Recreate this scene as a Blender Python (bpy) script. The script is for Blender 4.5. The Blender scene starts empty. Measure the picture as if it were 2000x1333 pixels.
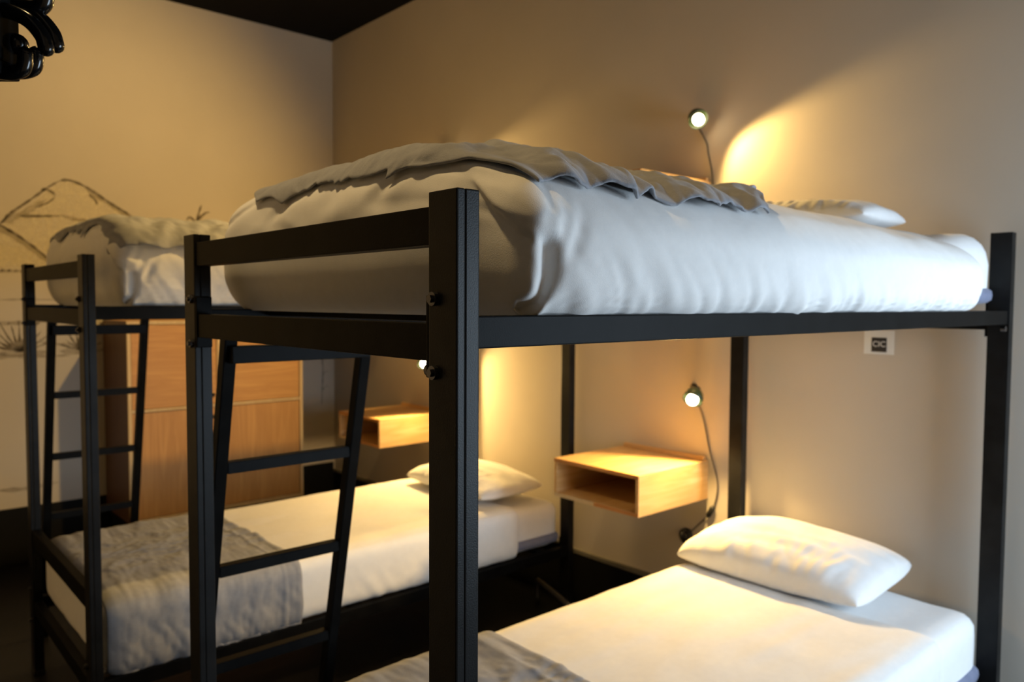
import bpy, bmesh, math, random
from mathutils import Vector, Matrix, noise
from mathutils.bvhtree import BVHTree

SC = bpy.context.scene
COL = SC.collection
random.seed(7)

# ------------------------------------------------------------------ camera
CAM = Vector((-0.5428, -0.7088, 1.40))
YAW, PITCH, ROLL, FPX = 0.8461, -0.0495, 0.0049, 1512.99
dv = Vector((math.cos(YAW)*math.cos(PITCH), math.sin(YAW)*math.cos(PITCH), math.sin(PITCH)))
r0 = Vector((math.sin(YAW), -math.cos(YAW), 0)); u0 = r0.cross(dv)
rv = r0*math.cos(ROLL)+u0*math.sin(ROLL); uv = -r0*math.sin(ROLL)+u0*math.cos(ROLL)
cd = bpy.data.cameras.new('camera'); cam = bpy.data.objects.new('camera', cd); COL.objects.link(cam)
cd.sensor_width = 36; cd.lens = FPX*36/2000; cd.clip_start = .02
mw = Matrix((rv, uv, -dv)).transposed().to_4x4(); mw.translation = CAM
cam.matrix_world = mw
cd.dof.use_dof = True; cd.dof.focus_distance = .92; cd.dof.aperture_fstop = 5.6
SC.camera = cam

# ------------------------------------------------------------------ world, light, exposure
SC.view_settings.view_transform = 'Standard'; SC.view_settings.look = 'None'
SC.view_settings.gamma = 1; SC.view_settings.use_curve_mapping = False
SC.view_settings.exposure = 0.0
wd = bpy.data.worlds.new('world'); SC.world = wd; wd.use_nodes = True
wd.node_tree.nodes['Background'].inputs[0].default_value = (.62, .8, 1, 1)
wd.node_tree.nodes['Background'].inputs[1].default_value = 1.0

def light(name, kind, loc, target, power, color, **kw):
    l = bpy.data.lights.new(name, kind); o = bpy.data.objects.new(name, l); COL.objects.link(o)
    o.location = loc
    o.rotation_euler = (Vector(target)-Vector(loc)).to_track_quat('-Z', 'Y').to_euler()
    l.energy = power; l.color = color
    for k, v in kw.items(): setattr(l, k, v)
    return o
WARM = (1, .63, .21)
# daylight entering through window_1 (in the wall on the right, outside the frame)
light('window_daylight', 'AREA', (1.55, -1.53, 1.15), (1.50, .5, .68), 43, (.66, .83, 1),
      shape='RECTANGLE', size=.85, size_y=1.2)
# warm ceiling spotlight above the beds, outside the frame
light('ceiling_spot_light', 'SPOT', (1.62, 1.48, 3.02), (-.50, 4.05, .95), 225, (1, .62, .19),
      spot_size=math.radians(104), spot_blend=.75, shadow_soft_size=.04)
light('ceiling_spot_light', 'SPOT', (-.16, .70, 2.95), (.40, .50, 1.6), 62, (1, .68, .30),
      spot_size=math.radians(80), spot_blend=.8, shadow_soft_size=.05)

# ------------------------------------------------------------------ helpers
def tag(o, label=None, cat=None, group=None, kind=None):
    if label: o['label'] = label
    if cat: o['category'] = cat
    if group: o['group'] = group
    if kind: o['kind'] = kind
    return o
def empty(name, loc, label, cat, group=None):
    o = bpy.data.objects.new(name, None); COL.objects.link(o); o.location = loc
    o.empty_display_size = .1
    return tag(o, label, cat, group)
def link(name, bm, m, parent=None, smooth=False):
    me = bpy.data.meshes.new(name)
    bmesh.ops.recalc_face_normals(bm, faces=bm.faces)
    bm.to_mesh(me); bm.free()
    if smooth:
        for p in me.polygons: p.use_smooth = True
    o = bpy.data.objects.new(name, me); COL.objects.link(o)
    if m: me.materials.append(m)
    if parent:
        o.parent = parent
        a = parent
        off = Vector((0, 0, 0))
        while a: off += a.location; a = a.parent
        me.transform(Matrix.Translation(-off))      # meshes are written in world coordinates
    return o
def add_box(bm, x0, x1, y0, y1, z0, z1, bev=0.0, seg=1):
    r = bmesh.ops.create_cube(bm, size=1)
    for v in r['verts']:
        v.co = Vector((x0+(v.co.x+.5)*(x1-x0), y0+(v.co.y+.5)*(y1-y0), z0+(v.co.z+.5)*(z1-z0)))
    if bev > 0:
        es = list({e for v in r['verts'] for e in v.link_edges})
        bmesh.ops.bevel(bm, geom=es, offset=bev, segments=seg, affect='EDGES', profile=.6)
def box(name, m, parent, *a, bev=.002, seg=2):
    bm = bmesh.new(); add_box(bm, *a, bev=bev, seg=seg); return link(name, bm, m, parent)
def frame_of(d):
    d = d.normalized(); h = Vector((0, 0, 1)) if abs(d.z) < .9 else Vector((1, 0, 0))
    a = d.cross(h).normalized(); return a, d.cross(a).normalized()
def add_tube(bm, pts, r, n=10, cap=True, radii=None):
    pts = [Vector(p) for p in pts]; rings = []
    for i, p in enumerate(pts):
        d = pts[min(i+1, len(pts)-1)]-pts[max(i-1, 0)]
        a, b = frame_of(d)
        if i and rings:
            a = (pa-pa.project(d)).normalized(); b = d.normalized().cross(a)
        pa = a
        q = radii[i] if radii else r
        rings.append([bm.verts.new(p+a*q*math.cos(t*2*math.pi/n)+b*q*math.sin(t*2*math.pi/n)) for t in range(n)])
    for A, B in zip(rings, rings[1:]):
        for t in range(n): bm.faces.new((A[t], A[(t+1) % n], B[(t+1) % n], B[t]))
    if cap: bm.faces.new(rings[0][::-1]); bm.faces.new(rings[-1])
def add_bar(bm, p, q, wx, wy):
    """square tube between p and q: wx along X, wy across."""
    p, q = Vector(p), Vector(q); d = (q-p).normalized()
    ax = Vector((1, 0, 0)) if abs(d.x) < .9 else Vector((0, 1, 0))
    ax = (ax-ax.project(d)).normalized(); ay = d.cross(ax)
    vs = []
    for e in (p, q):
        for sx, sy in ((-1, -1), (1, -1), (1, 1), (-1, 1)):
            vs.append(bm.verts.new(e+ax*sx*wx/2+ay*sy*wy/2))
    fs = [(0, 3, 2, 1), (4, 5, 6, 7), (0, 1, 5, 4), (1, 2, 6, 5), (2, 3, 7, 6), (3, 0, 4, 7)]
    fc = [bm.faces.new([vs[i] for i in f]) for f in fs]
    bmesh.ops.bevel(bm, geom=list({e for f in fc for e in f.edges}), offset=.002, segments=2, affect='EDGES')
def catmull(pts, n=8):
    P = [Vector(p) for p in pts]; P = [2*P[0]-P[1]]+P+[2*P[-1]-P[-2]]; out = []
    for i in range(1, len(P)-2):
        for k in range(n):
            t = k/n
            out.append(.5*((2*P[i])+(P[i+1]-P[i-1])*t+(2*P[i-1]-5*P[i]+4*P[i+1]-P[i+2])*t*t+(3*P[i]-P[i-1]-3*P[i+1]+P[i+2])*t**3))
    out.append(P[-2]); return out
def sm(a, b, x):
    t = min(1, max(0, (x-a)/(b-a))); return t*t*(3-2*t)
def nz(x, y, z=0.0): return noise.noise(Vector((x, y, z)))

# ------------------------------------------------------------------ materials
def mat(name, base, rough=.6, metal=0, spec=.5):
    m = bpy.data.materials.new(name); m.use_nodes = True
    b = m.node_tree.nodes['Principled BSDF']
    b.inputs['Base Color'].default_value = (*base, 1); b.inputs['Roughness'].default_value = rough
    b.inputs['Metallic'].default_value = metal; b.inputs['Specular IOR Level'].default_value = spec
    return m, m.node_tree, b
def nd(t, kind, **kw):
    n = t.nodes.new(kind)
    for k, v in kw.items():
        if k in n.inputs: n.inputs[k].default_value = v
        else: setattr(n, k, v)
    return n
def coords(t, scale=(1, 1, 1)):
    g = nd(t, 'ShaderNodeNewGeometry'); mp = nd(t, 'ShaderNodeMapping'); mp.inputs['Scale'].default_value = scale
    t.links.new(g.outputs['Position'], mp.inputs['Vector']); return mp.outputs[0]
def bump(t, b, h, dist, strength=.5):
    k = nd(t, 'ShaderNodeBump'); k.inputs['Distance'].default_value = dist; k.inputs['Strength'].default_value = strength
    t.links.new(h, k.inputs['Height']); t.links.new(k.outputs[0], b.inputs['Normal'])
def ramp(t, fac, stops):
    r = nd(t, 'ShaderNodeValToRGB'); e = r.color_ramp.elements
    e[0].position, e[0].color = stops[0][0], (*stops[0][1], 1); e[1].position, e[1].color = stops[-1][0], (*stops[-1][1], 1)
    for p, c in stops[1:-1]:
        q = e.new(p); q.color = (*c, 1)
    t.links.new(fac, r.inputs[0]); return r.outputs[0]
def paint(name, c1, c2, rough=.8, bs=60, bd=.0006):
    m, t, b = mat(name, c1, rough, spec=.15)
    n = nd(t, 'ShaderNodeTexNoise', Scale=1.3, Detail=5.0); t.links.new(coords(t), n.inputs['Vector'])
    t.links.new(ramp(t, n.outputs[0], [(.3, c1), (.7, c2)]), b.inputs['Base Color'])
    n2 = nd(t, 'ShaderNodeTexNoise', Scale=float(bs), Detail=3.0); t.links.new(coords(t), n2.inputs['Vector'])
    bump(t, b, n2.outputs[0], bd); return m
def metal_black(name, c=.004, rough=.45, sp=.06):
    m, t, b = mat(name, (c, c, c*1.05), rough, spec=sp)
    n = nd(t, 'ShaderNodeTexNoise', Scale=14.0, Detail=6.0); t.links.new(coords(t), n.inputs['Vector'])
    t.links.new(ramp(t, n.outputs[0], [(.35, (c*.8,)*3), (.65, (c*1.5,)*3)]), b.inputs['Base Color'])
    n2 = nd(t, 'ShaderNodeTexNoise', Scale=500.0); t.links.new(coords(t), n2.inputs['Vector'])
    bump(t, b, n2.outputs[0], .0003, .6); return m
def cloth(name, c1, c2, weave=900, rough=.9, bd=.0004, big=.0):
    m, t, b = mat(name, c1, rough, spec=.2); b.inputs['Sheen Weight'].default_value = .15
    n = nd(t, 'ShaderNodeTexNoise', Scale=35.0, Detail=7.0, Roughness=.7); t.links.new(coords(t), n.inputs['Vector'])
    t.links.new(ramp(t, n.outputs[0], [(.3, c1), (.7, c2)]), b.inputs['Base Color'])
    w = nd(t, 'ShaderNodeTexNoise', Scale=float(weave), Detail=2.0); t.links.new(coords(t), w.inputs['Vector'])
    g = nd(t, 'ShaderNodeTexNoise', Scale=22.0, Detail=4.0); t.links.new(coords(t, (1, 1, .35)), g.inputs['Vector'])
    ad = nd(t, 'ShaderNodeMath', operation='MULTIPLY_ADD'); ad.inputs[1].default_value = big
    t.links.new(g.outputs[0], ad.inputs[0]); t.links.new(w.outputs[0], ad.inputs[2])
    bump(t, b, ad.outputs[0], bd); return m
def wood(name, c1, c2, axis=0, scale=9, rough=.5):
    m, t, b = mat(name, c1, rough)
    s = [16, 16, 16]; s[axis] = 1.2
    n = nd(t, 'ShaderNodeTexNoise', Scale=scale/6, Detail=8.0, Distortion=1.2); t.links.new(coords(t, tuple(s)), n.inputs['Vector'])
    t.links.new(ramp(t, n.outputs[0], [(.3, c1), (.5, c2), (.7, c1)]), b.inputs['Base Color'])
    bump(t, b, n.outputs[0], .0004); return m
M = {}
M['wall'] = paint('wall_paint', (.50, .455, .39), (.56, .51, .44))
M['black_paint'] = paint('black_paint', (.0022, .0022, .0022), (.003, .003, .003), .9)
M['black_base'] = paint('black_baseboard_paint', (.004, .004, .004), (.007, .007, .007), .6)
M['floor'] = paint('dark_floor', (.010, .010, .011), (.018, .017, .017), .45, 20)
M['metal'] = metal_black('black_powder_coat')
M['post'] = metal_black('worn_black_post', .008, .38, .16)
M['bolt'] = mat('dark_steel', (.12, .12, .13), .3, 1)[0]
M['white'] = cloth('white_cotton', (.82, .82, .81), (.87, .87, .86), 700, .85, .0006, 1.0)
M['sheet'] = cloth('white_sheet', (.86, .86, .86), (.90, .90, .90), 900, .85, .0006, .8)
M['blanket'] = cloth('grey_linen', (.27, .28, .31), (.34, .35, .38), 420, .95, .0012, .8)
M['band'] = cloth('blue_grey_ticking', (.16, .18, .27), (.22, .24, .34), 600)
M['pine'] = wood('pine_board', (.74, .50, .24), (.62, .37, .14), 0)
M['pine_y'] = wood('pine_board_across', (.74, .50, .24), (.64, .38, .15), 1)
M['pine_edge'] = wood('pine_end_grain', (.60, .28, .08), (.50, .22, .06), 1)
M['pine_pale'] = wood('pale_pine', (.72, .60, .40), (.64, .50, .30), 2)
M['ply'] = wood('plywood_panel', (.58, .31, .09), (.46, .23, .06), 2, 7)
M['ply_y'] = wood('plywood_panel_sideways', (.62, .34, .10), (.50, .25, .065), 0, 7)
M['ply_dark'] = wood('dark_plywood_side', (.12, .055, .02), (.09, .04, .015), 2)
M['trim_wood'] = wood('pale_wood_edge', (.66, .50, .26), (.58, .42, .2), 2)
M['shade'] = mat('dark_green_enamel', (.035, .055, .02), .4)[0]
M['shade_in'] = mat('white_enamel', (.8, .8, .75), .5)[0]
M['rubber'] = mat('black_plastic', (.012, .012, .012), .45)[0]
M['cord'] = mat('brown_grey_cord', (.06, .05, .03), .6)[0]
M['paper'] = paint('paper_label', (.70, .71, .70), (.78, .78, .76), .8)
M['ink'] = mat('black_print', (.02, .018, .018), .6)[0]
M['ink_white'] = mat('white_print', (.72, .72, .72), .6)[0]
M['gloss'] = mat('gloss_black_steel', (.004, .004, .004), .18)[0]
M['steel'] = mat('dull_steel', (.10, .10, .11), .35, .6)[0]
M['frame_white'] = paint('window_frame_paint', (.6, .6, .6), (.66, .66, .66))
M['orange_tag'] = mat('orange_plastic', (.75, .25, .05), .5)[0]
m, t, b = mat('bulb_glow', (1, .9, .7), .3)
b.inputs['Emission Color'].default_value = (1, .80, .48, 1); b.inputs['Emission Strength'].default_value = 14
M['bulb'] = m
def stroke_mat(name, c, a):
    m, t, b = mat(name, c, .9); b.inputs['Alpha'].default_value = a
    n = nd(t, 'ShaderNodeTexNoise', Scale=30.0, Detail=5.0); t.links.new(coords(t), n.inputs['Vector'])
    k = nd(t, 'ShaderNodeMapRange'); k.inputs[1].default_value = .35; k.inputs[2].default_value = .65
    k.inputs[3].default_value = a*.45; k.inputs[4].default_value = a
    t.links.new(n.outputs[0], k.inputs[0]); t.links.new(k.outputs[0], b.inputs['Alpha']); return m
M['stroke'] = stroke_mat('mural_charcoal', (.09, .065, .03), .75)
M['stroke_soft'] = stroke_mat('mural_charcoal_wash', (.16, .12, .06), .35)
M['snow'] = stroke_mat('mural_pale_wash', (.78, .70, .52), .55)

# ------------------------------------------------------------------ room
XW, YW, ZC = 2.05, 4.053, 3.141
XF, YB = -1.0, -1.60
def struct(name, m, *a, bev=0):
    o = box(name, m, None, *a, bev=bev); return tag(o, kind='structure')
struct('floor', M['floor'], XF-.1, XW+.1, YB-.1, YW+.1, -.1, 0)
struct('ceiling', M['black_paint'], XF-.1, XW+.1, YB-.1, YW+.1, ZC, ZC+.1)
wall_r = struct('wall_right', M['wall'], XW, XW+.1, YB-.1, YW+.1, 0, ZC)
wall_l = struct('wall_left', M['wall'], XF-.1, XW, YW, YW+.1, 0, ZC)
# wall behind the camera, with the doorway
bm = bmesh.new()
add_box(bm, XF-.1, XF, -.38, YW, 0, ZC); add_box(bm, XF-.1, XF, YB-.1, -1.28, 0, ZC); add_box(bm, XF-.1, XF, -1.28, -.38, 2.1, ZC)
tag(link('wall_front', bm, M['wall']), kind='structure')
struct('light_block_back', M['black_paint'], XF-.9, XF-.8, -1.6, 0, 0, 2.3)  # unseen black box behind the doorway, added to keep world light out
bm = bmesh.new(); add_box(bm, XF-.8, XF-.1, -1.6, -1.5, 0, 2.3); add_box(bm, XF-.8, XF-.1, -.1, 0, 0, 2.3); add_box(bm, XF-.8, XF-.1, -1.5, -.1, 2.2, 2.3); add_box(bm, XF-.8, XF-.1, -1.5, -.1, -.1, 0)
tag(link('light_block_sides', bm, M['black_paint']), kind='structure')  # sides, top and floor of the added light-blocking box
# window wall
wx0, wx1, wz0, wz1 = 1.08, 2.02, .48, 1.82
bm = bmesh.new()
add_box(bm, XF, wx0, YB-.1, YB, 0, ZC); add_box(bm, wx1, XW, YB-.1, YB, 0, ZC)
add_box(bm, wx0, wx1, YB-.1, YB, 0, wz0); add_box(bm, wx0, wx1, YB-.1, YB, wz1, ZC)
tag(link('wall_back', bm, M['wall']), kind='structure')
bm = bmesh.new()
for q in ((wx0, wx1, wz0, wz0+.05), (wx0, wx1, wz1-.05, wz1), (wx0, wx0+.05, wz0+.05, wz1-.05), (wx1-.05, wx1, wz0+.05, wz1-.05)):
    add_box(bm, q[0], q[1], YB-.08, YB-.03, q[2], q[3])
tag(link('window_1', bm, M['frame_white']), kind='structure')
# baseboards
o = struct('baseboard_left', M['black_base'], XF, XW-.016, YW-.015, YW, 0, .304, bev=.002)
o = struct('baseboard_right', M['black_base'], XW-.015, XW, YB, YW, 0, .235, bev=.002)
o = struct('trim_1', M['stroke_soft'] if 0 else paint('grey_trim_paint', (.16, .15, .12), (.2, .18, .15)), XW-.017, XW, YB, YW, .236, .256, bev=.002)

# mural painted on the left wall: flat brush strokes lying on the plaster
def stroke(bm, pts, w0, w1=None, wob=.15):
    w1 = w0 if w1 is None else w1
    P = catmull([(x, 0, z) for x, z in pts], 6); n = len(P); L, R = [], []
    for i, p in enumerate(P):
        d = (P[min(i+1, n-1)]-P[max(i-1, 0)]).normalized(); a = Vector((-d.z, 0, d.x))
        w = (w0+(w1-w0)*i/(n-1))*(1+wob*3*nz(p.x*40, p.z*40, 3))*.5*min(1, .25+min(i, n-1-i)*.5)
        for S, s in ((L, 1), (R, -1)):
            q = p+a*w*s; S.append(bm.verts.new((q.x, YW-.0006, q.z)))
    for i in range(n-1): bm.faces.new((L[i], L[i+1], R[i+1], R[i]))
bmk, bms = bmesh.new(), bmesh.new()
# ridge lines of the mountains
for pts, w in (([(.14, 1.79), (.2, 1.86), (.27, 1.92), (.36, 2.0), (.42, 2.045)], .014),
               ([(.42, 2.045), (.47, 2.05), (.55, 2.02), (.66, 1.95), (.78, 1.88)], .016),
               ([(.02, 1.86), (.10, 1.81), (.17, 1.77), (.27, 1.70), (.40, 1.58)], .016),
               ([(.23, 1.84), (.30, 1.845), (.36, 1.85), (.42, 1.855)], .016),
               ([(.33, 1.985), (.36, 1.99), (.40, 1.965)], .022),
               ([(.30, 1.89), (.36, 1.92), (.40, 1.96)], .010),
               ([(.56, 1.985), (.59, 1.955), (.60, 1.93)], .016),
               ([(.0, 1.87), (.12, 1.855), (.14, 1.85)], .012)):
    stroke(bmk, pts, w, w*.6, .3)
for pts, w in (([(.15, 1.80), (.25, 1.86), (.36, 1.94)], .035), ([(.55, 2.01), (.68, 1.93), (.8, 1.85)], .03),
               ([(.1, 1.80), (.25, 1.70), (.4, 1.57)], .03), ([(.42, 1.86), (.5, 1.84), (.55, 1.84)], .02),
               ([(.0, 1.55), (.15, 1.55), (.35, 1.56), (.5, 1.56)], .016), ([(.0, 1.28), (.15, 1.28), (.35, 1.285)], .018),
               ([(.05, 1.40), (.3, 1.405), (.45, 1.40)], .008), ([(.0, 1.12), (.2, 1.105), (.45, 1.10)], .022),
               ([(.3, 1.18), (.42, 1.16), (.5, 1.165)], .014), ([(.0, .42), (.2, .40), (.38, .41)], .02)):
    stroke(bms, pts, w, w*.7, .5)
for k in range(16):
    x = .02+k*.03; stroke(bmk, [(x, 1.545), (x+.008, 1.56), (x+.014, 1.548)], .008, .004)
for k in range(9):
    x = .03+k*.045; stroke(bmk, [(x, 1.27), (x+.006, 1.285+.006*(k % 3))], .009, .006)
# agave plant
def agave(cx, cz, s, n, seed):
    rr = random.Random(seed)
    for k in range(n):
        a = math.radians(18+144*k/(n-1)); L_ = s*(.75+.35*rr.random())*(1.15 if 60 < math.degrees(a) < 120 else 1)
        dx, dz = math.cos(a)*L_, math.sin(a)*L_
        stroke(bmk, [(cx, cz), (cx+dx*.5, cz+dz*.42), (cx+dx, cz+dz)], .018, .004, .2)
    stroke(bms, [(cx-.1, cz-.005), (cx, cz-.012), (cx+.14, cz-.004)], .03, .02)
agave(.215, 1.13, .17, 11, 3); agave(.50, 1.13, .12, 8, 5)
# bent flower stalk to the right of the locker
stroke(bmk, [(1.80, 1.19), (1.85, 1.17), (1.91, 1.13), (1.95, 1.05), (1.965, .95), (1.96, .82), (1.955, .70)], .014, .006)
for a, l in ((200, .09), (150, .10), (110, .09), (70, .08), (230, .07), (260, .08)):
    stroke(bmk, [(1.80, 1.17), (1.80+math.cos(math.radians(a))*l, 1.17+math.sin(math.radians(a))*l)], .022, .006)
for k, z in enumerate((1.06, 1.0, .9, .8)):
    stroke(bms, [(1.96, z), (1.99, z+.03), (2.01, z+.02)], .012, .006)
stroke(bmk, [(1.14+.0, 1.86), (1.15, 1.92), (1.17, 1.98)], .02, .008); stroke(bmk, [(1.14, 1.88), (1.19, 1.93), (1.22, 1.94)], .02, .006)
stroke(bmk, [(1.14, 1.87), (1.10, 1.90), (1.08, 1.88)], .016, .006); stroke(bms, [(1.05, 1.82), (1.1, 1.83), (1.16, 1.83)], .04, .02)
mu = link('mural_drawing', bmk, M['stroke'], wall_l); tag(mu, 'brown charcoal mural lines of mountains, fence and desert plants')
link('mural_shading', bms, M['stroke_soft'], wall_l)
bm = bmesh.new()      # pale wash filling the snowy mountain
for poly in ([(.16, 1.79), (.42, 2.04), (.50, 2.04), (.80, 1.86), (.80, 1.70), (.42, 1.60)], [(-.05, 1.84), (.13, 1.80), (.42, 1.58), (-.05, 1.56)]):
    bm.faces.new([bm.verts.new((x, YW-.0003, z)) for x, z in poly])
link('mural_wash', bm, M['snow'], wall_l)

# ------------------------------------------------------------------ bunk beds
W, S, T, L = .9027, .0563, .0333, 2.0
Y2 = W+.8261
def bunk(y0, label):
    g = 'black steel bunk beds'
    root = empty('bunk_bed', (0, y0, 0), label, 'bunk bed')
    me = M['metal']
    def B(n, *a, p=root, bev=.002):
        a = list(a); a[2] += y0; a[3] += y0
        return box(n, me, p, *a, bev=bev)
    posts = []
    for x0, ztop in ((0, 1.5315), (L-T, 1.6065)):
        for yy in (0, W-S):
            bm = bmesh.new()      # two welded halves with a seam
            add_box(bm, x0, x0+T*.36, y0+yy, y0+yy+S, 0, ztop, .002, 2)
            add_box(bm, x0+T*.375, x0+T, y0+yy, y0+yy+S, 0, ztop, .002, 2)
            po = link('post', bm, M['post'], root); posts.append(po)
            box('foot_cap', M['rubber'], po, x0-.002, x0+T+.002, y0+yy-.002, y0+yy+S+.002, 0, .02)
    for z0, z1, zs0, zs1 in ((1.3283, 1.3746, 1.345, 1.384), (.235, .285, .243, .287)):
        for x0 in (.004, L-.030):
            fr = B('end_rail', x0, x0+.026, S, W-S, z0, z1)
            for yy in (S, W-S-.007):
                B('end_plate', x0-.003, x0+.028, yy, yy+.007, z0-.020, z1+.034, p=fr)
        for yy in (.004, W-.034):
            B('side_rail', T, L-T, yy, yy+.030, zs0, zs1)
        for k in range(8):
            x = .16+k*.235; B('slat', x, x+.05, .0345, W-.0345, zs1-.014, zs1-.002)
    B('guard_rail', .004, .030, S, W-S, 1.4686, 1.5151)
    B('guard_rail', .004, .030, S, W-S, .495, .552)
    for yy, sg in ((.042, 1), (W-.042, -1)):       # bolts on the foot faces
        for z in (1.404, 1.316, .33, .21):
            bm = bmesh.new(); add_tube(bm, [(0.001, y0+yy, z), (-.006, y0+yy, z)], .0085, 16)
            add_tube(bm, [(-.006, y0+yy, z), (-.010, y0+yy, z)], .005, 6)
            link('bolt', bm, M['bolt'], root)
        if sg < 0: continue
        bm = bmesh.new(); yb = S+.008 if sg > 0 else W-S-.008
        add_tube(bm, [(.016, y0+yb, 1.316), (.016, y0+yb+sg*.014, 1.316)], .008, 12)
        link('bolt', bm, M['bolt'], root)
    bm = bmesh.new(); add_tube(bm, [(L-T-.03, y0+.012, 1.333), (L-T-.03, y0+.0, 1.333)], .008, 12); link('bolt', bm, M['bolt'], root)
    # ladder leaning on the far side
    yt, ztp = W+.018, 1.335; lean = .227
    Yz = lambda z: y0+yt+(ztp-z)*lean
    lad = None
    bm = bmesh.new(); add_box(bm, .095, .43, y0+W-.004, y0+yt+.012, 1.268, 1.305, .002, 2)
    lad = link('ladder', bm, me, root)
    for x in (.098, .430):
        bm = bmesh.new(); add_bar(bm, (x, Yz(0.0), 0.0), (x, Yz(ztp), ztp), .028, .030); link('ladder_rail', bm, me, lad)
    for z in (1.03, .78, .53, .28):
        bm = bmesh.new(); add_bar(bm, (.112, Yz(z), z), (.416, Yz(z), z), .028, .026); link('rung', bm, me, lad)
    return root
bunk(0, 'nearer black steel bunk bed, its corner post rising in the middle of the picture')
bunk(Y2, 'farther black steel bunk bed, standing nearer the mural and the lockers')

# ------------------------------------------------------------------ soft shapes
def soft(x0, x1, y0, y1, z0, z1, rx, ry, rz, step=.02, disp=None, drop=None):
    """closed rounded cushion made of a regular grid; disp(p, n) moves points"""
    c = Vector(((x0+x1)/2, (y0+y1)/2, (z0+z1)/2)); h = Vector(((x1-x0)/2, (y1-y0)/2, (z1-z0)/2))
    n = [max(4, int(2*h[i]/step)) for i in range(3)]
    bm = bmesh.new(); V = {}
    def vert(i, j, k):
        key = (i, j, k)
        if key in V: return V[key]
        q = Vector((h.x*(2*i/n[0]-1), h.y*(2*j/n[1]-1), h.z*(2*k/n[2]-1)))
        e = []; inn = Vector()
        for a, r in enumerate((rx, ry, rz)):
            m_ = h[a]-r; inn[a] = max(-m_, min(m_, q[a])); e.append((q[a]-inn[a])/r)
        e = Vector(e); ln = e.length or 1; e /= ln
        p = c+inn+Vector((e.x*rx, e.y*ry, e.z*rz)); nn = Vector((e.x/rx, e.y/ry, e.z/rz)).normalized()
        if disp: p = disp(p, nn)
        V[key] = bm.verts.new(p); return V[key]
    N0, N1, N2 = n
    def quad(f, A, B):
        for a in range(A):
            for b_ in range(B):
                bm.faces.new((f(a, b_), f(a+1, b_), f(a+1, b_+1), f(a, b_+1)))
    for e in (0, N2): quad(lambda a, b_: vert(a, b_, e), N0, N1)
    for e in (0, N1): quad(lambda a, b_: vert(a, e, b_), N0, N2)
    for e in (0, N0): quad(lambda a, b_: vert(e, a, b_), N1, N2)
    if drop:
        bmesh.ops.delete(bm, geom=[f for f in bm.faces if drop(f.calc_center_median())], context='FACES')
    return bm
def bvh_of(o):
    w = [Vector(v.co) for v in o.data.vertices]
    return BVHTree.FromPolygons(w, [list(p.vertices) for p in o.data.polygons])
def subsurf(o, k=1):
    s = o.modifiers.new('smooth', 'SUBSURF'); s.levels = k; s.render_levels = k
def solid(o, t, off=0):
    s = o.modifiers.new('thickness', 'SOLIDIFY'); s.thickness = t; s.offset = off
def ridge(x): return (1-abs(x))
# crumple of tightly tucked cloth: long vertical pleats that fade upward
def pleats(p, amp, z0, z1, f=26, sk=.9, seed=0.):
    u = p.x+sk*(p.z-z0)*.6
    k = (1-sm(z0, z1, p.z))*(.6+.8*max(0, nz(p.x*2.2, 0, seed+1)+.3))
    a = nz(u*f, p.z*2.2, seed)+.5*nz(u*f*2.3, p.z*3, seed+4)-.9*max(0, 1-abs(nz(u*f*1.1+9, p.z*2.5, seed+6))*7)
    return amp*a*(k*.9+.12)
def duvet_disp(y_near, y_far, zb, zt, seed):
    def f(p, n):
        q = p.copy(); hz = (p.z-zb)/(zt-zb)
        side = abs(n.y); endf = max(0, -n.x)
        # swelling of the sides, head end slumps
        if n.z > .2:
            q.z -= .012*sm(1.0, 1.6, p.x)*n.z
            q.z += .012*math.sin((p.y-y_near)/(y_far-y_near)*math.pi)*n.z
            q.z += (.006*nz(p.x*5, p.y*5, seed)+.003*nz(p.x*16, p.y*16, seed))*n.z
        q += n*(.010*math.sin(max(0, min(1, hz))*math.pi)*side)
        dn = .078*(max(0, .29-(p.y-y_near))/.29)**1.7+.02*(max(0, p.y-y_far+.12)/.12)**2
        dn += .018*sm(1.60, 1.735, p.x)
        q.z -= dn*max(0, min(1, hz))
        q += n*(side*pleats(p, .009, zb, zb+.17, 26, .9, seed)+.004*side*nz(p.x*7, p.z*6, seed+2))
        # the foot end: soft wrinkles high up, hospital corner low at the near side
        if endf > .2:
            q.x -= endf*((.006*nz(p.y*9+p.z*10, p.z*24, seed+7)-.007*max(0, 1-abs(nz(p.y*3.2-p.z*2, p.z*13+p.y*2.2, seed+12))*6)+.004*nz(p.y*14, p.z*20, seed+13))*sm(zb+.10, zb+.19, p.z)+.003*nz(p.y*5, p.z*9, seed+9))
            q.x -= endf*.010*math.sin(max(0, min(1, hz))*math.pi)
            d = p.y-y_near
            zl = zb+.148+.55*max(0, d-.01)
            if d < .16: q.x += endf*(.016*(1-sm(zl-.004, zl+.004, p.z)))*(1-sm(.10, .16, d))
        # crease down the near foot corner
        if n.y < -.1 and n.x < .2:
            cx = abs(q.x-(x_corner+.020+.012*math.sin((p.z-zb)*16))); k = math.exp(-(cx/.0085)**2)*(1-sm(zb+.145, zb+.165, p.z))
            q.y += .026*k; q.x += .008*k
            # puckered ball above the crease
            r2 = ((p.x-x_corner-.015)/.035)**2+((p.z-(zb+.185))/.035)**2
            q.y -= .012*math.exp(-r2)*side
            for ax_, az_, wd_ in ((.050, .165, .008), (.075, .15, .009), (.036, .195, .006)):
                q.y += .009*math.exp(-((p.x-x_corner-ax_-.35*(p.z-zb-az_))/wd_)**2-((p.z-(zb+az_))/.045)**2)
        return q
    x_corner = .10
    return f
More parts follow.
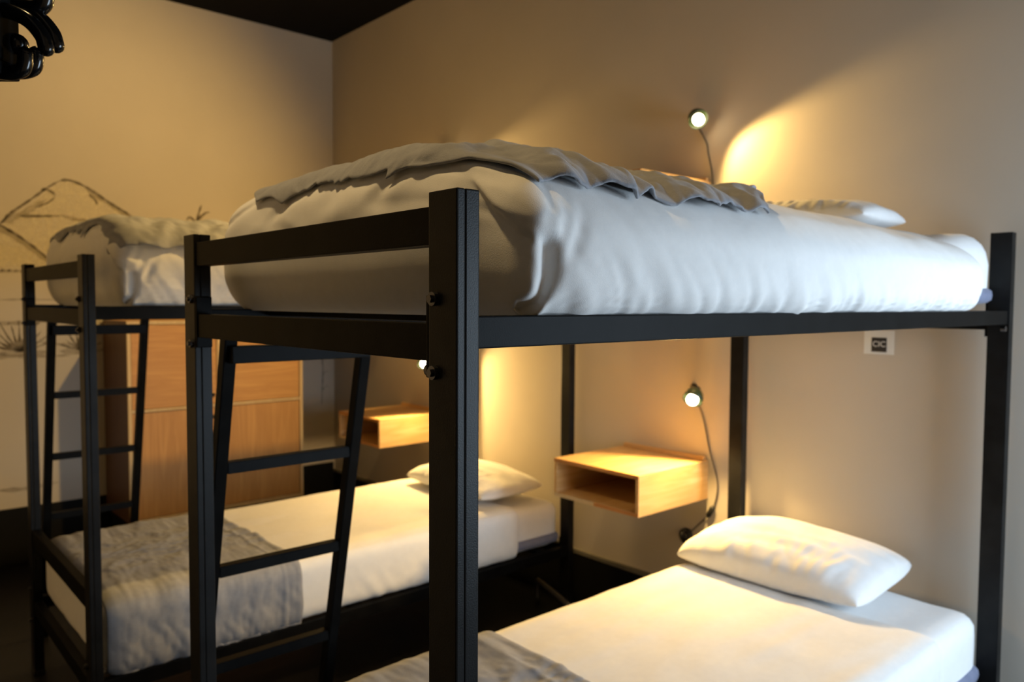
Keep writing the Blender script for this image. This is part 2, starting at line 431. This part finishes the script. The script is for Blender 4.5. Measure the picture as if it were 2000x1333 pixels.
def make_duvet(y0, z0, z1, yn, yf, label, seed, x1=1.695):
    bm = soft(.095, x1, yn, yf, z0, z1, .045, .05, .085, .011, duvet_disp(yn, yf, z0, z1, seed),
              drop=lambda c: c.z < z0+.0015)
    o = link('duvet', bm, M['white'], None, True); subsurf(o)
    return tag(o, label, 'duvet')
def make_mattress(y0, z0, z1, label, fx=.05, r=.05):
    root = empty('mattress', (1.0, y0+W/2, z0), label, 'mattress')
    bm = soft(fx, L-.045, y0+.045-.2*(r-.05), y0+W-.045, z0+.001, z1, .05, r, r*.9, .03, lambda p, n: p+n*.004*nz(p.x*6, p.y*6, p.z*9)+Vector((0, 0, .030*sm(1.60, 1.88, p.x)*max(0, n.z) if r > .05 else 0)))
    link('mattress_cover', bm, M['sheet'], root, True)
    bm = soft(fx-.002, L-.041, y0+.030, y0+W-.030, z0+.016, z0+.070, .05, .05, .02, .03)
    link('side_band', bm, M['band'], root, True)['label'] = 'blue-grey band around the mattress edge'
    return root
def drape(name, base, x0, x1, yc, zc, th_near, th_far, label, seed, off=.008, amp=.008, nx=90, nt=90, edge=None, xhem=None, m='blanket', thick=.005, flat=1, stitch=False):
    """cloth following a cushion: rays leave the axis (yc, zc) at angles th (0 = straight up, positive = near side)"""
    tree = bvh_of(base); bm = bmesh.new(); G = []
    for i in range(nx+1):
        row = []; u = i/nx
        for j in range(nt+1):
            v = j/nt
            xa = x0+(xhem(v) if xhem else 0)*(1-u); xb = x1+(edge(v) if edge else 0)
            x = xa+(xb-xa)*u
            tn = th_near(x) if callable(th_near) else th_near
            th = math.radians(th_far+(tn-th_far)*v)
            d = Vector((0, -math.sin(th), math.cos(th)))
            hit = tree.ray_cast(Vector((x, yc, zc)), d)
            if hit[0] is None: hit = tree.find_nearest(Vector((x, yc, zc))+d*.5)
            p, nn = hit[0], hit[1]
            if nn.dot(d) < 0: nn = -nn
            w = amp*(nz(x*9, v*7, seed)+.6*nz(x*20+v*9, v*18, seed+3)+.35*nz(x*45, v*40, seed+5))
            w += amp*1.3*sm(.72, .97, v)*(1-2.6*abs(nz(x*11+v*5, v*4, seed+8)))+amp*.35*nz(x*70+v*20, v*60, seed+14)+amp*.8*(.5-2*abs(nz(x*6+v*8, v*9-x*5, seed+11)))
            if stitch: w += .0035*math.exp(-((u-.90)/.012)**2)+.003*math.exp(-((u-.985)/.02)**2)+.004*sm(.95, .97, v)*(1+nz(x*60, 1))
            w *= .25+.75*sm(0, .09, u)
            w *= flat+(1-flat)*sm(.45, .8, v)
            p = p+nn*(off+max(w, -off*.6)); row.append(bm.verts.new(p))
        G.append(row)
    for i in range(nx):
        for j in range(nt): bm.faces.new((G[i][j], G[i+1][j], G[i+1][j+1], G[i][j+1]))
    o = link(name, bm, M[m], None, True); solid(o, thick, 1); subsurf(o)
    return tag(o, label, 'blanket' if m == 'blanket' else 'sheet'), G
def hem(parent, rows, r, m):
    bm = bmesh.new()
    for pts in rows: add_tube(bm, pts, r, 6)
    return link('hem', bm, m, parent, True)
def make_pillow(loc, lx, ly, h, rot, label, seed, tilt=(0, 0)):
    n = 76; bm = bmesh.new(); top, bot = {}, {}
    for i in range(n+1):
        for j in range(n+1):
            u, v = 2*i/n-1, 2*j/n-1
            pin = 1-.10*(u*u*(1-.4*abs(v)))*(abs(v)**3) ; pin2 = 1-.08*(v*v)*(abs(u)**3)
            edge = 1-.06*(1-v*v)*abs(u)**6
            x, y = u*lx/2*pin*(1-.05*(1-v*v)*u*u), v*ly/2*pin2*(1-.05*(1-u*u)*v*v)
            e = max(0, (1-u*u)*(1-v*v))
            t_ = h*(e**.42)
            rim = 1-min(1, e*3)
            wr = .010*nz(x*22+seed, y*8, seed)*(e**.3)+.016*abs(nz(x*9+y*6, y*30, seed+2))*sm(-.1, .8, -u)*(e**.25)*(1-.5*sm(.6, 1, abs(v)))
            a = Vector((x, y, .66*t_+wr*(1 if e > 0 else 0))); b_ = Vector((x, y, -.34*t_+.3*wr))
            if e <= 1e-9: top[i, j] = bot[i, j] = bm.verts.new(a)
            else: top[i, j], bot[i, j] = bm.verts.new(a), bm.verts.new(b_)
    for i in range(n):
        for j in range(n):
            for g in (top, bot):
                try: bm.faces.new((g[i, j], g[i+1, j], g[i+1, j+1], g[i, j+1]))
                except ValueError: pass
    R = Matrix.Rotation(rot, 4, 'Z') @ Matrix.Rotation(tilt[0], 4, 'Y') @ Matrix.Rotation(tilt[1], 4, 'X')
    bmesh.ops.transform(bm, matrix=Matrix.Translation(loc) @ R, verts=bm.verts)
    o = link('pillow', bm, M['sheet'], None, True); subsurf(o)
    return tag(o, label, 'pillow')

# --- nearer bunk, upper bed
make_mattress(0, 1.384, 1.572, 'white mattress of the nearer upper bunk, peeking out at the wall end of the duvet', .15, .08)
dv1 = make_duvet(0, 1.378, 1.618, -.016, .945, 'thick white duvet tucked round the nearer upper bunk mattress', 1.3)
bl1, G1 = drape('blanket', dv1, .103, 1.17, .46, 1.45, lambda x: 78+3*nz(x*15, 2), -66,
     'crumpled grey linen blanket across the foot of the nearer upper duvet', 2.0, .006, .011, 190, 150,
     edge=lambda v: -.50*max(0, v-.70)/.30+.02*nz(v*9, 1), xhem=lambda v: .006*nz(v*20, 4)+.03*sm(.85, 1, v), flat=.35)
hem(bl1, [[v.co.copy() for v in G1[i]] for i in ()] , .003, M['blanket']) if 0 else None
make_pillow((1.70, .50, 1.645), .34, .56, .10, .05, 'white pillow lying at the wall end of the nearer upper bunk', 5.)

# --- nearer bunk, lower bed
make_mattress(0, .287, .503, 'white mattress of the nearer lower bunk with a blue-grey side band')
def sheet_disp(seed, zt):
    def f(p, n):
        q = p+n*(.004*nz(p.x*3, p.y*6, seed)+.002*nz(p.x*10, p.y*14, seed))
        if abs(n.y) > .5: q += n*(pleats(p, .006, .30, .45, 22, 1.2, seed)+.004)
        # faint ridges drawn across by the tucking
        q.z += .0035*max(0, nz(p.x*3+p.y*9, p.y*22, seed+3))*max(0, n.z)
        return q
    return f
bm = soft(.04, 1.66, .033, W-.033, .290, .521, .05, .055, .045, .018, sheet_disp(2., .5), drop=lambda c: c.z < .292 or c.x > 1.655)
sh1 = link('bed_sheet', bm, M['white'], None, True); subsurf(sh1)
tag(sh1, 'smooth white bed cover pulled flat over the nearer lower bunk', 'bed cover')
drape('blanket', sh1, .06, .715, W/2, .40, 86, -100, 'grey linen blanket across the foot of the nearer lower bunk, at the bottom edge', 6.0, .006, .0055, 90, 110,
      edge=lambda v: .012*nz(v*7, 3)+.05*(1-v), stitch=True)
make_pillow((1.80, .555, .562), .44, .66, .165, .03, 'plump white pillow on the nearer lower bunk', 1.7, (-.05, 0))

# --- farther bunk, upper bed
make_mattress(Y2, 1.384, 1.57, 'white mattress of the farther upper bunk, hidden under its duvet', .16, .10)
dv2 = make_duvet(Y2, 1.378, 1.652, Y2+.004, Y2+W+.06, 'thick white duvet tucked round the farther upper bunk mattress', 8.1)
drape('blanket', dv2, .105, 1.05, Y2+.47, 1.46, lambda x: 79+3*nz(x*9, 5), -72,
     'crumpled grey linen blanket across the foot of the farther upper duvet', 12.0, .006, .010, 110, 100, xhem=lambda v: .015*nz(v*9, 2))
# --- farther bunk, lower bed
make_mattress(Y2, .287, .490, 'white mattress of the farther lower bunk, bare at the wall end below its pillow')
bm = soft(.04, 1.70, Y2+.020, Y2+W-.033, .283, .508, .05, .055, .045, .018, sheet_disp(12., .5), drop=lambda c: c.z < .285 or c.x > 1.695)
sh2 = link('bed_sheet', bm, M['white'], None, True); subsurf(sh2)
tag(sh2, 'white bed cover stretched over the farther lower bunk behind the ladder', 'bed cover')
drape('blanket', sh2, .055, .64, Y2+W/2, .40, 112, -100, 'grey linen blanket hanging over the side of the farther lower bunk', 9.0, .006, .0050, 110, 150,
      edge=lambda v: .012*nz(v*7, 3)+.02*v, stitch=True)
make_pillow((1.74, Y2+.42, .555), .38, .66, .125, -.03, 'white pillow on the farther lower bunk, lit yellow by the wall lamp', 3.3, (-.03, 0))

# ------------------------------------------------------------------ box shelves on the wall
def wall_box(y0, z0, label):
    x0, x1, y1, z1 = 1.621, XW-.0005, y0+.430, z0+.152
    r = empty('wall_shelf', (x1, (y0+y1)/2, z0), label, 'shelf')
    tk = .014
    top = box('top_board', M['pine'], r, x0, x1, y0, y1, z1-tk, z1, bev=.001)
    box('front_edge', M['pine_edge'], top, x0-.0015, x0, y0, y1, z1-tk, z1, bev=0)['label'] = 'orange-brown edge of the top board'
    bot = box('bottom_board', M['pine'], r, x0, x1, y0, y1, z0, z0+tk, bev=.001)
    box('front_edge', M['pine_edge'], bot, x0-.0015, x0, y0, y0+.215, z0, z0+tk, bev=0)['label'] = 'orange-brown half of the bottom edge'
    box('front_edge', M['pine_pale'], bot, x0-.0015, x0, y0+.2155, y1, z0, z0+tk, bev=0)['label'] = 'pale half of the bottom edge'
    for yy in (y0, y1-tk): box('side_board', M['pine'], r, x0, x1, yy, yy+tk, z0+tk, z1-tk, bev=.0005)
    box('back_board', M['pine_y'], r, x1-.012, x1, y0+tk, y1-tk, z0+tk, z1-tk, bev=.0005)
    box('wall_batten', M['pine_y'], r, x1-.020, x1, y0+.01, y1-.012, z1, z1+.016, bev=.002)
    return r
wall_box(1.046, .629, 'small pine box shelf on the wall between the two bunks, lower of its pair')
wall_box(1.054, 1.722, 'pine box shelf high on the wall, its edge just showing above the grey blanket')
wall_box(2.783, .629, 'small pine box shelf on the wall beyond the farther bunk, lit yellow')
wall_box(2.783, 1.722, 'high pine box shelf beyond the farther bunk, hidden behind the upper duvet')

# ------------------------------------------------------------------ wall lamps
def wall_lamp(bx, by, bz, ax, label, cordpts, power, half, group=None, coil=None, switch=None):
    A = Vector(ax).normalized(); c = Vector((bx, by, bz))
    r = empty('wall_lamp', (XW, by, bz), label, 'lamp')
    back = c-A*.042
    bm = bmesh.new()      # shade: small dome with a thin wall
    prof = [(-.050, .012), (-.046, .022), (-.034, .031), (-.018, .036), (-.002, .038)]
    add_tube(bm, [c+A*s for s, q in prof], 1, 28, False, [q for s, q in prof])
    sh = link('lamp_shade', bm, M['shade'], r, True); solid(sh, .0015, 0)
    bm = bmesh.new(); add_tube(bm, [back-A*.020, back-A*.002, back+A*.022], .011, 16, True, [.012, .014, .012]); link('socket', bm, M['rubber'], r, True)
    bm = bmesh.new(); bmesh.ops.create_uvsphere(bm, u_segments=20, v_segments=14, radius=.023)
    bmesh.ops.transform(bm, matrix=Matrix.Translation(c-A*.004), verts=bm.verts); link('bulb', bm, M['bulb'], r, True)
    wp = Vector((XW, by-A.y*.05+.035+(1.965-bx)*.85, bz+.030))
    bm = bmesh.new(); add_tube(bm, catmull([wp, wp+Vector((-.022, 0, .006)), back-A*.018], 6), .0045, 8); link('arm', bm, M['rubber'], r, True)
    bm = bmesh.new(); add_tube(bm, [wp, wp+Vector((-.006, 0, 0))], .016, 20); link('wall_plate', bm, M['rubber'], r)
    pts = [wp+Vector((-.010, 0, -.015))]+[Vector(p) for p in cordpts]
    bm = bmesh.new(); add_tube(bm, catmull(pts, 6), .0028, 6); link('cord', bm, M['cord'], r, True)
    if switch:
        p = Vector(switch[0]); q = Vector(switch[1])
        bm = bmesh.new(); add_tube(bm, [p, p.lerp(q, .15), p.lerp(q, .85), q], .009, 12, True, [.005, .0105, .0105, .005]); link('switch', bm, M['rubber'], r, True)
    if coil:
        p = Vector(coil); bm = bmesh.new()
        for k in range(3):
            add_tube(bm, [p+Vector((-.010-.006*k, .026*math.cos(a*math.pi/9+k), .028*math.sin(a*math.pi/9+k))) for a in range(19)], .0032, 6)
        add_tube(bm, [p, p+Vector((-.03, 0, 0)), p+Vector((-.034, 0, 0))], .02, 16, True, [.02, .019, .014])
        link('plug', bm, M['rubber'], r, True)
    light('lamp_glow', 'SPOT', tuple(c+A*.022), tuple(c+A), power, WARM, spot_size=math.radians(2*half), spot_blend=.30, shadow_soft_size=.022)
    return r
X4 = XW-.006
wall_lamp(1.965, 1.058, 2.098, (-.39, -.69, -.61), 'glowing wall lamp above the high shelf of the nearer bunk',
          [(X4, 1.078, 2.03), (X4, 1.067, 1.983), (X4, 1.048, 1.90), (X4, 1.040, 1.80), (X4, 1.036, 1.7)], 36, 66)
wall_lamp(1.89, 1.014, 1.035, (-.66, -.10, -.66), 'glowing wall lamp over the low shelf between the bunks, cord and switch below',
          [(X4, 1.07, .95), (X4, 1.037, .824), (X4, 1.004, .728), (X4, .998, .669), (X4, 1.015, .600), (X4, 1.045, .555), (X4, 1.075, .525), (X4-.01, 1.11, .485)], 60, 78,
          coil=(XW, 1.135, .462), switch=((X4-.004, 1.012, .605), (X4-.004, 1.040, .558)))
wall_lamp(1.965, 2.745, 2.205, (-.39, -.69, -.61), 'wall lamp above the farther upper bunk, hidden behind the duvet top',
          [(X4, 2.76, 2.15), (X4, 2.755, 1.9), (X4, 2.77, 1.7)], 40, 64)
wall_lamp(1.88, 2.743, 1.064, (-.30, -.66, -.52), 'wall lamp over the yellow-lit low shelf beyond the farther bunk',
          [(X4, 2.79, .95), (X4, 2.765, .8), (X4, 2.76, .6), (X4, 2.765, .5)], 60, 78)

# ------------------------------------------------------------------ paper label on the wall
r = empty('paper_label', (XW, .395, 1.27), 'small white paper label with black printed square taped to the wall', 'label')
def quad_x(name, m, x, y0, y1, z0, z1, tk=.0004, sk=0):
    bm = bmesh.new(); add_box(bm, x-tk, x, y0, y1, z0, z1)
    for v in bm.verts: v.co.z += (v.co.y-y0)*sk
    return link(name, bm, m, r)
quad_x('paper_sheet', M['paper'], XW-.0002, .348, .446, 1.236, 1.315)
quad_x('printed_square', M['ink'], XW-.0008, .372, .421, 1.244, 1.291)
def text(name, body, m, parent, size, loc, ext=.0002):
    cu = bpy.data.curves.new(name, 'FONT'); cu.body = body; cu.size = size; cu.extrude = ext; cu.align_x = 'CENTER'; cu.align_y = 'CENTER'
    o = bpy.data.objects.new(name, cu); COL.objects.link(o)
    o.data.materials.append(m); bpy.context.view_layer.update()
    dg = bpy.context.evaluated_depsgraph_get(); me = bpy.data.meshes.new_from_object(o.evaluated_get(dg))
    COL.objects.unlink(o); bpy.data.objects.remove(o)
    k = bpy.data.objects.new(name, me); COL.objects.link(k)
    # text faces -X: local x -> -Y, local y -> +Z
    me.transform(Matrix(((0, 0, -1, 0), (-1, 0, 0, 0), (0, 1, 0, 0), (0, 0, 0, 1))))
    me.transform(Matrix.Translation(Vector(loc)-parent.location)); k.parent = parent
    me.materials.clear(); me.materials.append(m)
    return k
text('lettering', 'CIC', M['ink_white'], r, .026, (XW-.0014, .3965, 1.269))

# ------------------------------------------------------------------ wooden lockers against the mural
cx0, cx1, cy, cz0, cz1, cm, cdv = .611, 1.582, 3.58, .233, 1.294, 1.082, .823
r = empty('locker_cabinet', ((cx0+cx1)/2, 3.75, 0), 'wooden locker cabinet of four plywood doors standing against the mural wall', 'cabinet')
yb = YW-.016
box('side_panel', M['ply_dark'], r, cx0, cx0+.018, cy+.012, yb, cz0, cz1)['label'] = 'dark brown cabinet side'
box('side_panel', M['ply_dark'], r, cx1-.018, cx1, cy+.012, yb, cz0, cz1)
box('top_panel', M['ply_y'], r, cx0+.018, cx1-.018, cy+.012, yb, cz1-.018, cz1)
box('bottom_panel', M['ply_y'], r, cx0+.018, cx1-.018, cy+.012, yb, cz0, cz0+.018)
box('middle_panel', M['ply_y'], r, cm-.009, cm+.009, cy+.03, yb-.01, cz0+.018, cz1-.018)
box('middle_shelf', M['ply_y'], r, cx0+.018, cm-.009, cy+.03, yb-.01, cdv-.01, cdv+.01)
box('middle_shelf', M['ply_y'], r, cm+.009, cx1-.018, cy+.03, yb-.01, cdv-.01, cdv+.01)
box('back_panel', M['ply_y'], r, cx0+.018, cx1-.018, yb-.008, yb, cz0+.018, cz1-.018)
box('plinth', M['black_base'], r, cx0+.02, cx1-.02, cy+.05, yb, 0, cz0)
for q in ((cx0, cx0+.018, cz0, cz1), (cx1-.018, cx1, cz0, cz1), (cm-.009, cm+.009, cz0+.018, cz1-.018)):
    box('edge_strip', M['trim_wood'], r, q[0], q[1], cy, cy+.012, q[2], q[3], bev=.001)
for q in ((cx0+.018, cm-.009), (cm+.009, cx1-.018)):
    box('edge_strip', M['trim_wood'], r, q[0], q[1], cy, cy+.012, cz1-.018, cz1, bev=.001)
    box('edge_strip', M['trim_wood'], r, q[0], q[1], cy, cy+.012, cz0, cz0+.018, bev=.001)
    box('edge_strip', M['trim_wood'], r, q[0], q[1], cy, cy+.012, cdv-.007, cdv+.007, bev=.001)
    for z0, z1, m in ((cz0+.021, cdv-.010, M['ply']), (cdv+.010, cz1-.021, M['ply_y'])):
        d = box('locker_door', m, r, q[0]+.003, q[1]-.003, cy+.006, cy+.022, z0, z1, bev=.001)
        hx = q[1]-.03 if q[0] < cm-.1 else q[0]+.03
        hz = z1-.05 if z0 < .5 else z0+.05
        bm = bmesh.new(); add_tube(bm, [(hx, cy+.006, hz), (hx, cy-.006, hz), (hx, cy-.014, hz)], .01, 14, True, [.006, .006, .012])
        link('door_knob', bm, M['bolt'], d, True)
t_ = box('locker_tag', M['orange_tag'], None, cm+.030, cm+.052, cy-.020, cy-.0145, cdv-.085, cdv-.022, bev=.002)
tag(t_, 'small orange tag hanging on the lower right locker door', 'tag')
# luggage handle / bar on the floor between the beds
bm = bmesh.new(); add_tube(bm, catmull([(1.80, 1.56, .012), (1.80, 1.56, .09), (1.815, 1.60, .105), (1.90, 1.84, .105), (1.915, 1.88, .09), (1.915, 1.88, .012)], 6), .014, 12)
tag(link('metal_hoop', bm, M['steel'], None, True), 'dull grey metal hoop standing on the dark floor between the bunks', 'bar')

# ------------------------------------------------------------------ door leaf beside the camera and its coat rack
n = Vector((.7488, -.6627, 0)); e = Vector((.6627, .7488, 0))       # face normal, along the leaf
PF = Vector((-.3853, .2507, 0))                                     # rack front at its far bottom corner
face = PF-n*.052                                                    # door face line
def obox(name, m, parent, a0, a1, b0, b1, z0, z1, bev=.002):
    """box spanning a0..a1 along the leaf, b0..b1 outward from the door face"""
    bm = bmesh.new(); add_box(bm, a0, a1, b0, b1, z0, z1, bev, 2)
    R = Matrix((( e.x, n.x, 0, face.x), (e.y, n.y, 0, face.y), (0, 0, 1, 0), (0, 0, 0, 1)))
    bmesh.ops.transform(bm, matrix=R, verts=bm.verts); return link(name, bm, m, parent)
door = obox('door_1', M['black_paint'], None, -.84, -.004, -.042, -.0005, .01, 2.07); tag(door, kind='structure')
rk = empty('coat_rack', (face.x, face.y, 1.65), 'glossy black coat rack with curved hooks at the top left corner', 'coat rack')
obox('rack_plate', M['black_paint'], rk, -.36, -.006, 0, .059, 1.640, 1.86, .003)
def P3(a, b_, z): q = face+e*a+n*b_; return (q.x, q.y, z)
def hook(pts, r):
    bm = bmesh.new(); add_tube(bm, catmull([P3(*q) for q in pts], 6), r, 14)
    bmesh.ops.create_uvsphere(bm, u_segments=12, v_segments=8, radius=r*1.02, matrix=Matrix.Translation(P3(*pts[-1])))
    link('hook', bm, M['gloss'], rk, True)
for a in (-.012, -.125, -.24, -.34):
    for da, sc, dz in ((0, 1, -.003), (-.018, 1, -.012)):
        o_ = lambda b_: .050+(b_-.050)*sc
        hook([(a+da, .050, 1.704+dz), (a+da, o_(.066), 1.701+dz), (a+da, o_(.084), 1.692+dz), (a+da, o_(.096), 1.678+dz), (a+da, o_(.0995), 1.668+dz), (a+da, o_(.100), 1.665+dz)], .0075)
        hook([(a+da, .050, 1.638+dz*.7), (a+da, o_(.064), 1.637+dz*.7), (a+da, o_(.075), 1.640+dz*.7), (a+da, o_(.0785), 1.647+dz*.7), (a+da, o_(.079), 1.656+dz*.7)], .0072)
    hook([(a, .050, 1.703), (a, .074, 1.699), (a, .086, 1.702), (a, .090, 1.714), (a, .091, 1.75)], .0085)
    bm = bmesh.new(); bmesh.ops.create_uvsphere(bm, u_segments=14, v_segments=10, radius=.0105, matrix=Matrix.Translation(P3(a, .060, 1.663)))
    link('knob', bm, M['gloss'], rk, True)
obox('rack_base', M['black_paint'], rk, -.36, -.006, 0, .059, 1.626, 1.640, .003)

# ceiling spotlight fixtures (outside the frame)
for (lx, ly, lz), tgt, lab in (((1.62, 1.48, 3.02), (-.50, 4.05, .95), 'black ceiling spotlight above the beds'), ((-.16, .70, 2.95), (.40, .50, 1.6), 'black ceiling spotlight near the doorway')):
    r = empty('ceiling_spotlight', (lx, ly, ZC), lab, 'lamp')
    c = Vector((lx, ly, lz)); A = (Vector(tgt)-c).normalized()
    bm = bmesh.new(); add_tube(bm, [c-A*.10, c-A*.095, c-A*.004], .04, 24, False, [.01, .04, .045]); o = link('spot_housing', bm, M['metal'], r, True); solid(o, .002, 0)
    bm = bmesh.new(); add_tube(bm, [c-A*.08, (lx, ly, ZC-.02), (lx, ly, ZC)], .008, 10); link('spot_stem', bm, M['metal'], r)

GR = {'bunk bed': 'black steel bunk beds', 'mattress': 'mattresses on the bunks', 'duvet': 'white duvets on the upper bunks', 'blanket': 'grey linen blankets across the bunk feet',
      'pillow': 'white pillows', 'bed cover': 'white covers on the lower bunks', 'shelf': 'pine box shelves on the wall'}
for o in bpy.data.objects:
    if not o.parent and o.get('category') in GR: o['group'] = GR[o['category']]
    if not o.parent and o.name.startswith('wall_lamp'): o['group'] = 'wall lamps over the box shelves'
